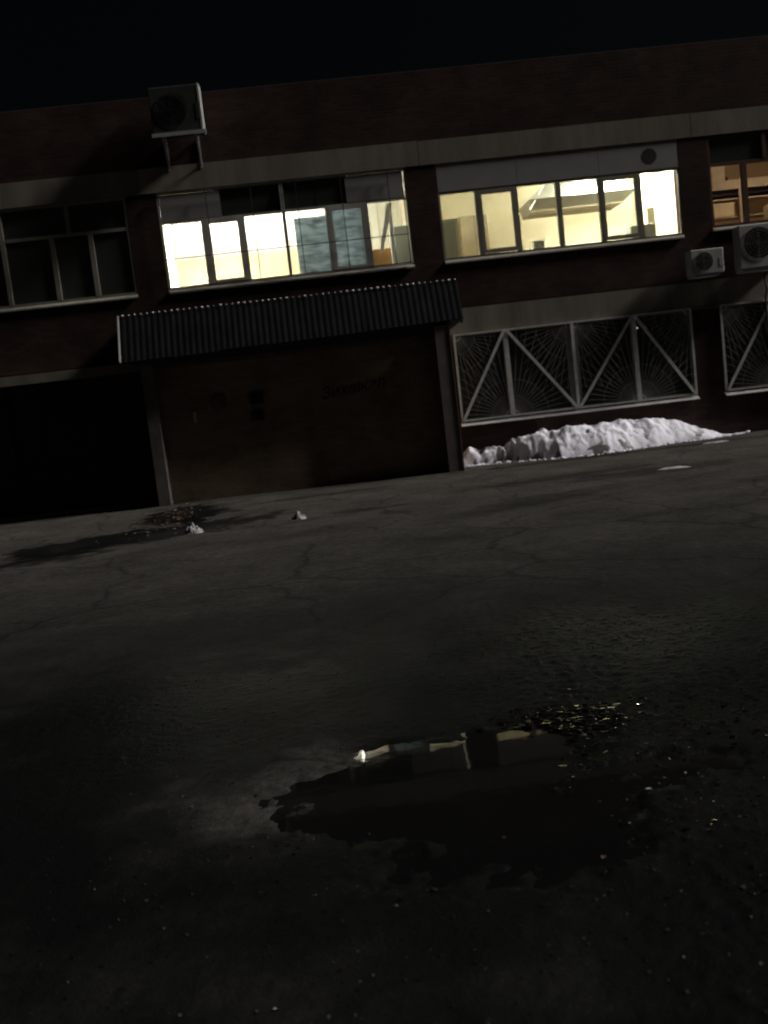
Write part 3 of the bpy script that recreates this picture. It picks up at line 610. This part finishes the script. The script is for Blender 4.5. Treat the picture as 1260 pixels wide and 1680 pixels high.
# soffit running back from the eaves
MB().poly([(-3.95, -1.44, 2.99), (3.0, -1.44, 3.10), (2.70, -1.10, 2.90), (-3.62, -1.10, 2.86), (-3.95, -1.44, 3.03), (3.0, -1.44, 3.14), (2.74, -1.10, 3.06), (-3.66, -1.10, 3.06)],
          [(0,3,2,1),(4,5,6,7),(0,1,5,4),(1,2,6,5),(2,3,7,6),(3,0,4,7)]).build('soffit_board', DARKST, AN)
# corrugated sheets: steep front, one object a sheet
sx0, sx1 = -3.98, 2.99; ns = 7; pitch = (sx1 - sx0) / (ns * 8)
for k in range(ns):
    a = sx0 + (sx1 - sx0) * k / ns; P = []; F = []; prof = [(0, 0), (.35, 0), (.5, 1), (.85, 1), (1, 0)]
    cols = []
    for i in range(8):
        for (u, h) in prof[:-1]: cols.append((a + (i + u) * pitch, h))
    cols.append((a + 8 * pitch, 0)); dy = (k % 2) * .004; r = random.Random(k); dz = r.uniform(-.012, .012)
    for (xx, h) in cols:
        f = (xx - sx0) / (sx1 - sx0); zb_ = 2.97 + .13 * f + dz
        P += [(xx, -1.02 - dy - h * .011, 3.94), (xx, -1.46 - dy - h * .011, zb_), (xx, -1.014 - dy - h * .011, 3.94), (xx, -1.454 - dy - h * .011, zb_)]
    for i in range(len(cols) - 1):
        b0 = i * 4; F += [(b0, b0 + 1, b0 + 5, b0 + 4), (b0 + 2, b0 + 6, b0 + 7, b0 + 3), (b0, b0 + 4, b0 + 6, b0 + 2), (b0 + 1, b0 + 3, b0 + 7, b0 + 5)]
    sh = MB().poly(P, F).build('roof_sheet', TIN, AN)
    s_ = MB()
    for i in range(8):
        xx = a + (i + .675) * pitch
        s_.blob((xx, -1.045 - dy - .012, 3.945), .016 + r.uniform(-.007, .006), k * 10 + i, (6, 5), (1.5, 1, .8), .3)
    s_.build('crest_glint_row', TIN_GLINT, sh, smooth=True)['kind'] = 'stuff'  # pale blobs paint the glints on the lit sheet ends
MB().box(-3.98, 2.99, -1.01, -.003, 3.90, 3.93).build('roof_deck', TIN, AN)
MB().poly([(-4.0, -1.05, 3.95), (-3.975, -1.05, 3.95), (-3.975, -1.50, 3.0), (-4.0, -1.50, 3.0), (-4.0, -1.01, 3.95), (-3.975, -1.01, 3.95), (-3.975, -1.45, 2.96), (-4.0, -1.45, 2.96)],
          [(0,3,2,1),(4,5,6,7),(0,1,5,4),(1,2,6,5),(2,3,7,6),(3,0,4,7)]).build('edge_trim', SILL, AN)
for xx in (-3.96, 2.97):
    MB().poly([(xx, -1.0, 3.9), (xx, -1.43, 3.02), (xx, -.66, 3.10), (xx, -.66, 3.9), (xx + .01, -1.0, 3.9), (xx + .01, -1.43, 3.02), (xx + .01, -.66, 3.10), (xx + .01, -.66, 3.9)],
              [(0,1,2,3),(7,6,5,4),(0,4,5,1),(1,5,6,2),(2,6,7,3),(3,7,4,0)]).build('gable_sheet', TIN, AN)
# painted lettering
cu = bpy.data.curves.new('lettering', 'FONT'); cu.body = 'Зихаlкэл'; cu.size = .33; cu.extrude = .0015; cu.shear = .25; cu.space_character = .98
to = bpy.data.objects.new('tmp_text', cu); COL.objects.link(to); bpy.context.view_layer.update()
dg = bpy.context.evaluated_depsgraph_get(); me = bpy.data.meshes.new_from_object(to.evaluated_get(dg)); bpy.data.objects.remove(to)
me.materials.clear(); me.materials.append(mat('green_black_paint', (0.012, 0.02, 0.016), 0.5, var=0.3, bump=0))
lt = link('painted_lettering', me, AN); wd = max(v_.co.x for v_ in me.vertices); lt.scale = (1.40 / wd, 1, 1)
lt.rotation_euler = (math.pi / 2, 0, 0); lt.rotation_euler = (Matrix.Rotation(-math.radians(5.5), 3, 'Y') @ Matrix.Rotation(math.pi / 2, 3, 'X')).to_euler(); lt.location = (-.08, YF - .004, 1.80)
for (a, b2, c, d, m, lb) in [(-1.55, -1.28, 1.86, 2.09, ACD, 'upper dark meter box'), (-1.56, -1.31, 1.53, 1.73, DARKST, 'lower blue-black meter box'), (-2.31, -2.06, 1.88, 2.12, RUST, 'left brown meter box')]:
    cb = MB().cbox(a, b2, YF - .09, YF - .002, c, d, .01).build('meter_box', m, AN); cb['label'] = lb
    MB().cbox(a + .02, b2 - .02, YF - .10, YF - .0905, c + .02, d - .02, .003).build('box_lid', m, cb)
MB().box(-2.76, -2.70, YF - .03, YF - .002, 1.62, 1.84).build('paper_notice', PAPER, AN)

# ------------------------------------------------------------------ air conditioners
def aircon(x, z, w, h, fan, label, bracket, front=None):
    d = .34; t = tag(empty('air_conditioner', (x, -.02, z)), label, 'air conditioner', 'outdoor air conditioner units on the facade')
    y0 = -.43
    MB().cbox(0, w, y0, y0 + d, 0, h, .015).build('casing', front or ACW, t)
    fx, fz, fr = fan
    MB().tube((fx, y0 - .001, fz), (fx, y0 + .012, fz), fr, 28).build('fan_opening', ACD, t)
    g = MB()
    for rr in [fr * q for q in (1.0, .8, .6, .4, .2)]:
        for i in range(20):
            t0, t1 = 2 * math.pi * i / 20, 2 * math.pi * (i + 1) / 20
            g.tube((fx + rr * math.cos(t0), y0 - .014, fz + rr * math.sin(t0)), (fx + rr * math.cos(t1), y0 - .014, fz + rr * math.sin(t1)), .0035 if rr < fr else .007, 4)
    for i in range(8):
        t0 = math.pi * i / 4; g.tube((fx, y0 - .012, fz), (fx + fr * math.cos(t0), y0 - .012, fz + fr * math.sin(t0)), .0035, 4)
    g.build('fan_guard', ACD if front else PVC_D, t)
    MB().box(w - .10, w - .02, y0 - .006, y0 - .001, h * .25, h * .6).build('service_panel', front or ACW, t)
    if bracket:
        for xx in (w * .17, w * .83):
            MB().box(xx - .02, xx + .02, y0 - .06, -.0, -.045, -.005).build('bracket_arm', ACW, t)
            a = Vector((xx, y0 + .0, -.045)); q = Vector((xx, 0.0, -bracket)); m_ = MB(); m_.tube(a, q, .019, 4); m_.build('bracket_strut', ACW, t)
            MB().box(xx - .02, xx + .02, -.012, .018, -bracket - .05, -.05).build('wall_rail', ACW, t)
        MB().box(-.02, w + .06, y0 - .075, y0 - .035, -.075, -.0).build('front_rail', ACW, t)
    return t
aircon(-2.86, 7.58, 1.03, .93, (.44, .46, .33), 'large air conditioner with shade painted into its front, high on brick wall, on two braced arms', .60, front=mat('shaded_casing', (0.045, 0.047, 0.045), 0.5, var=.3, bump=.05))
t = bpy.data.objects['air_conditioner']
MB().cbox(.995, 1.045, -.435, -.07, 0.0, .935, .006).build('lit_side_panel', ACW, t)  # one casing: shaded front and lit side put into its colours
aircon(8.18, 3.55, .72, .52, (.28, .26, .20), 'small pale air conditioner with dark round fan below the pier', .0)
MB().box(.06, .64, -.40, -.0, -.05, -.004).build('mounting_plate', ACW, bpy.data.objects['air_conditioner.001'])
aircon(9.27, 3.56, .98, .92, (.42, .52, .34), 'big pale air conditioner at the right edge under the warm lit window', .0)
MB().box(.06, .9, -.40, -.0, -.06, -.004).build('mounting_plate', ACW, bpy.data.objects['air_conditioner.002'])
pp = MB(); pts = [(9.95, -.09, 3.46), (9.93, -.10, 3.30), (9.97, -.10, 3.10), (9.93, -.09, 2.95), (9.94, -.08, 1.6)]
for a, b2 in zip(pts, pts[1:]): pp.tube(a, b2, .022, 7)
tag(pp.build('drain_hose', ACD), 'dark hose hanging from the big air conditioner over the band', 'hose')

# ------------------------------------------------------------------ snow
def snow_mat():
    m, nt, b = newmat('dirty_snow'); L = nt.links; tc = N(nt, 'ShaderNodeTexCoord'); at = N(nt, 'ShaderNodeAttribute', attribute_name='dirt')
    n1 = N(nt, 'ShaderNodeTexNoise', i_Scale=14.0, i_Detail=6.0, i_Roughness=0.7); L.new(tc.outputs['Object'], n1.inputs['Vector'])
    ad = N(nt, 'ShaderNodeMath', operation='MULTIPLY_ADD'); ad.inputs[1].default_value = 0.5; L.new(n1.outputs[0], ad.inputs[0]); L.new(at.outputs['Fac'], ad.inputs[2])
    cr = N(nt, 'ShaderNodeValToRGB'); e = cr.color_ramp.elements; e[0].position = 0.36; e[0].color = (0.80, 0.79, 0.89, 1); e[1].position = 0.95; e[1].color = (0.10, 0.09, 0.085, 1)
    k = e.new(0.6); k.color = (0.56, 0.57, 0.64, 1)
    L.new(ad.outputs[0], cr.inputs[0]); L.new(cr.outputs[0], b.inputs['Base Color']); b.inputs['Roughness'].default_value = 0.75
    n2 = N(nt, 'ShaderNodeTexNoise', i_Scale=55.0, i_Detail=5.0); L.new(tc.outputs['Object'], n2.inputs['Vector'])
    bp = N(nt, 'ShaderNodeBump', i_Strength=0.6, i_Distance=0.015); L.new(n2.outputs[0], bp.inputs['Height']); L.new(bp.outputs[0], b.inputs['Normal'])
    return m
SNOW = snow_mat()
hx = [2.72, 3.0, 3.4, 3.75, 4.1, 4.4, 5.1, 6.0, 7.0, 7.4, 7.75, 8.3, 8.75, 9.2]; hz = [.26, .42, .40, .42, .60, .54, .60, .62, .60, .50, .40, .18, .05, .0]
fx_ = [2.72, 3.2, 3.9, 4.4, 4.8, 5.8, 6.6, 7.4, 8.2, 8.8, 9.2]; fy_ = [.30, .40, .62, .95, 1.2, 1.3, 1.0, .72, .62, .40, .15]
def snow_h(x, y):
    H = np.interp(x, hx, hz); D = np.interp(x, fx_, fy_) * (1 + .06 * fbm(x, y * 0, 1.1, 2, 301)); t = np.clip(-y / D, 0, 1.4)
    prof = np.where(t < .45, .80 + .20 * np.sin(t / .45 * np.pi / 2), np.cos(np.clip((t - .45) / .55, 0, 1) * np.pi / 2) ** 0.9)
    prof = np.where(t > 1, 0, prof)
    left = sstep(4.6, 3.6, x)
    clod = np.abs(fbm(x, y, 2.4, 3, 311, .45)); n = fbm(x, y, 2.3, 4, 321, .42)
    h = H * prof * (1 + .13 * n - left * .45 * clod) - .05 * clod * prof + .02 * n * np.minimum(1, prof * 3) + .012 * fbm(x, y, 8.0, 3, 361) * np.minimum(1, prof * 3)
    return np.where(prof <= 0.001, -0.03, np.maximum(h, -.03)) + 0.0
def snow_d(x, y):
    n = fbm(x, y, 2.6, 4, 331, .6); left = sstep(4.7, 3.3, x); D = np.interp(x, fx_, fy_); low = sstep(.80, 1.02, -y / D)
    spots = sstep(.16, .42, fbm(x * 1.0, y * 1.6, 3.3, 3, 341))
    return np.clip(.02 + .22 * n + left * .42 * sstep(-.15, .35, fbm(x, y, 2.2, 3, 351)) + .45 * spots + .35 * low, 0, 1)
sn = link('snow_pile', grid_mesh('snow_pile', np.linspace(2.73, 9.2, 330), np.linspace(-1.5, -.004, 140), snow_h, SNOW, {'dirt': snow_d}))
tag(sn, 'long lumpy heap of dirty white snow along the wall under the sunburst grille', 'snow pile')
c_ = MB()
for k in range(260):
    x = random.uniform(2.75, 9.3); D = float(np.interp(x, fx_, fy_)); y = -D * random.uniform(.97, 1.10) - abs(random.gauss(0, .05)); r = random.uniform(.008, .035) * (1.0 if random.random() < .85 else 1.7)
    c_.blob((x, y, r * .35), r, k, (6, 4), (1.3, 1, .7), .35)
o = c_.build('snow_crumbs', SNOW); tag(o, 'scattered snow crumbs along the foot of the snow heap', 'snow crumbs', kind='stuff')
def lump(name, cx, cy, rad, label, cat, m, seed, sq=(1, .8, .7), n=5):
    t = MB(); r = random.Random(seed)
    z0 = float(gheight(np.array([cx]), np.array([cy]))[0])
    for k in range(n):
        rr = rad * r.uniform(.45, .8); t.blob((r.uniform(-1, 1) * rad * .9 * sq[0], r.uniform(-1, 1) * rad * .5 * sq[1], rr * sq[2] * .75), rr, seed * 9 + k, (9, 7), sq, .22)
    o = t.build(name, m); o.location = (cx, cy, z0); return tag(o, label, cat)
ICE = mat('crumpled_clear_white', (0.30, 0.30, 0.31), 0.3, var=.45, scale=20, bump=.6, bscale=30, dist=.02)
def crumple(name, cx, cy, w_, h_, label, seed):
    rs = np.random.RandomState(seed); nu, nv = 28, 20; P = []; F = []
    z0 = float(gheight(np.array([cx]), np.array([cy]))[0])
    U, V = np.meshgrid(np.linspace(-1, 1, nu), np.linspace(-1, 1, nv)); R = np.clip(1 - np.sqrt(U**2 + V**2), 0, 1) ** .55
    n = fbm(U + seed, V, 1.5, 4, seed, .55); Z = np.maximum(0, R * (.8 + .55 * n)) * h_
    Xc = U * w_ / 2 * (1 + .2 * n); Yc = V * w_ / 2 * .75
    for j in range(nv):
        for i in range(nu): P.append((float(Xc[j, i]), float(Yc[j, i]), float(Z[j, i])))
    for j in range(nv - 1):
        for i in range(nu - 1): a = j * nu + i; F.append((a, a + 1, a + nu + 1, a + nu))
    o = MB().poly(P, F).build(name, ICE); o.location = (cx, cy, z0 + .002); return tag(o, label, 'plastic bag')
crumple('crumpled_bag', -2.16, -7.05, .26, .17, 'crumpled whitish plastic bag lying at the edge of the wet patch, larger of the two', 4)
crumple('crumpled_bag', -.61, -6.80, .22, .12, 'smaller crumpled whitish bag alone on the open asphalt', 9)
OLDSNOW = mat('old_grey_snow', (0.50, 0.49, 0.52), 0.6, var=.6, scale=14, bump=.4)
def patch(name, cx, cy, rx, ry, label, seed, m=OLDSNOW):
    n = 40; rs = random.Random(seed); ph = [rs.uniform(0, 6.28) for _ in range(6)]; z0 = float(gheight(np.array([cx]), np.array([cy]))[0]) + .002
    P = [(0, 0, .022)]
    for ring, zz in ((.55, .018), (1.0, -.008)):
        for i in range(n):
            t = 2 * math.pi * i / n; r = ring * (1 + sum(.24 / (j * .6 + 1) * math.sin((j + 2) * t + ph[j]) for j in range(6)))
            P.append((rx * r * math.cos(t), ry * r * math.sin(t), zz + (rs.uniform(-.005, .005) if ring < 1 else 0)))
    F = [(0, 1 + i, 1 + (i + 1) % n) for i in range(n)] + [(1 + i, 1 + n + i, 1 + n + (i + 1) % n, 1 + (i + 1) % n) for i in range(n)]
    o = MB().poly(P, F).build(name, m, smooth=True); o.location = (cx, cy, z0); return tag(o, label, 'snow patch')
patch('snow_patch', 5.50, -5.92, .27, .10, 'thin bright remnant of snow alone on the asphalt in front of the heap', 5)
patch('snow_patch', 7.9, -1.75, .25, .05, 'faint snow remnant near the right foot of the heap', 8)
# litter by the left corner of the annex
LEAF = mat('wet_litter', (0.10, 0.065, 0.045), 0.5, var=.6, scale=9, col2=(0.03, 0.02, 0.014)); LEAF2 = mat('pale_litter', (0.22, 0.20, 0.18), 0.4, var=.4)
def litter(name, n, cx, cy, sx, sy, m, seed, s0, s1):
    r = random.Random(seed); t = MB()
    for k in range(n):
        x, y = cx + r.gauss(0, sx), cy + r.gauss(0, sy); s = r.uniform(s0, s1); a = r.uniform(0, 6.28); z = float(gheight(np.array([x]), np.array([y]))[0])
        pts = [(x + s * math.cos(a + q) * w__, y + s * math.sin(a + q) * w__, z + .004 + r.uniform(0, .6) * s) for q, w__ in ((0, 1), (1.2, .7), (2.4, .8), (3.6, 1), (4.9, .6))]
        t.poly(pts + [(p[0], p[1], p[2] - .003) for p in pts], [(0,1,2,3,4), (9,8,7,6,5)] + [(i, 5 + i, 5 + (i+1) % 5, (i+1) % 5) for i in range(5)])
    return t.build(name, m)
tag(litter('leaf_litter', 110, -2.95, -4.2, .38, 1.25, LEAF, 3, .02, .06), 'brown leaves and scraps on the wet patch at the annex corner', 'litter', kind='stuff')
tag(litter('paper_litter', 14, -2.95, -3.9, .35, 1.2, LEAF2, 5, .02, .045), 'small pale scraps among the leaves on the wet patch', 'litter', kind='stuff')
tag(litter('foreground_litter', 26, .5, -18.1, .7, .5, LEAF, 8, .004, .012), 'tiny leaf scraps strewn over the wet lumpy foreground', 'litter', kind='stuff')
# crushed stones sticking out of the foreground
st = MB(); r = random.Random(12)
for k in range(3200):
    x = r.uniform(-1.3, 2.6); y = r.uniform(-19.4, -15.2)
    if r.random() > (.35 + .65 * (x > .4)): continue
    z = float(gheight(np.array([x]), np.array([y]))[0]); s = r.uniform(.002, .006)
    st.blob((x, y, z + s * .2), s, k, (5, 4), (1.2, 1, .7), .4)
STONE = mat('wet_stones', (0.012, 0.013, 0.014), 0.4, var=.5, spec=.15, scale=20, bump=.3, bscale=120, dist=.002)
tag(st.build('gravel', STONE), 'wet crushed stones bedded in the foreground asphalt', 'gravel', kind='stuff')

# thin water specks caught between the lumps
def specks(name, n, fx, seed, label):
    r = random.Random(seed); t = MB()
    for k in range(n):
        x, y, sc = fx(r); z = float(gheight(np.array([x]), np.array([y]))[0]) + .004
        a = r.uniform(0, 6.28); rx_, ry_ = sc * r.uniform(.6, 1.6), sc * r.uniform(.35, .9); sl = 1.6 / (y + 21.5); tx, ty = r.gauss(0, .05), max(.008, (sl - .275) / 2 + .0) + r.gauss(0, .03)
        P = [(x, y, z)]
        for i in range(9):
            q = 2 * math.pi * i / 9; w_ = r.uniform(.6, 1.15); dx, dy = rx_ * w_ * math.cos(q), ry_ * w_ * math.sin(q); P.append((x + dx, y + dy, z - dx * tx - dy * ty))
        t.poly(P + [(p[0], p[1], p[2] - .012) for p in P[1:]], [(0, 1 + i, 1 + (i + 1) % 9) for i in range(9)] + [(1 + i, 10 + i, 10 + (i + 1) % 9, 1 + (i + 1) % 9) for i in range(9)])
    o = t.build(name, wm); tag(o, label, 'water', kind='stuff')
def f1(r): return .98 + r.gauss(0, .15), -17.02 + r.gauss(0, .12), r.uniform(.006, .020)
def f2(r): return .72 + abs(r.gauss(0, .8)), -17.1 - abs(r.gauss(0, .75)) + r.uniform(0, .35), r.choice((.002, .003, .004, .005, .007, .012)) * r.uniform(.8, 1.2)
def f3(r): return r.uniform(-1.2, 1.3), r.uniform(-19.2, -17.9), r.choice((.002, .002, .003, .005)) * r.uniform(.8, 1.2)
specks('water_specks', 420, f1, 5, 'cluster of glinting water specks right of the puddle')
specks('water_specks', 800, f2, 6, 'scattered water specks over the lumpy right foreground')
specks('water_specks', 320, f3, 7, 'faint water specks along the bottom of the picture')
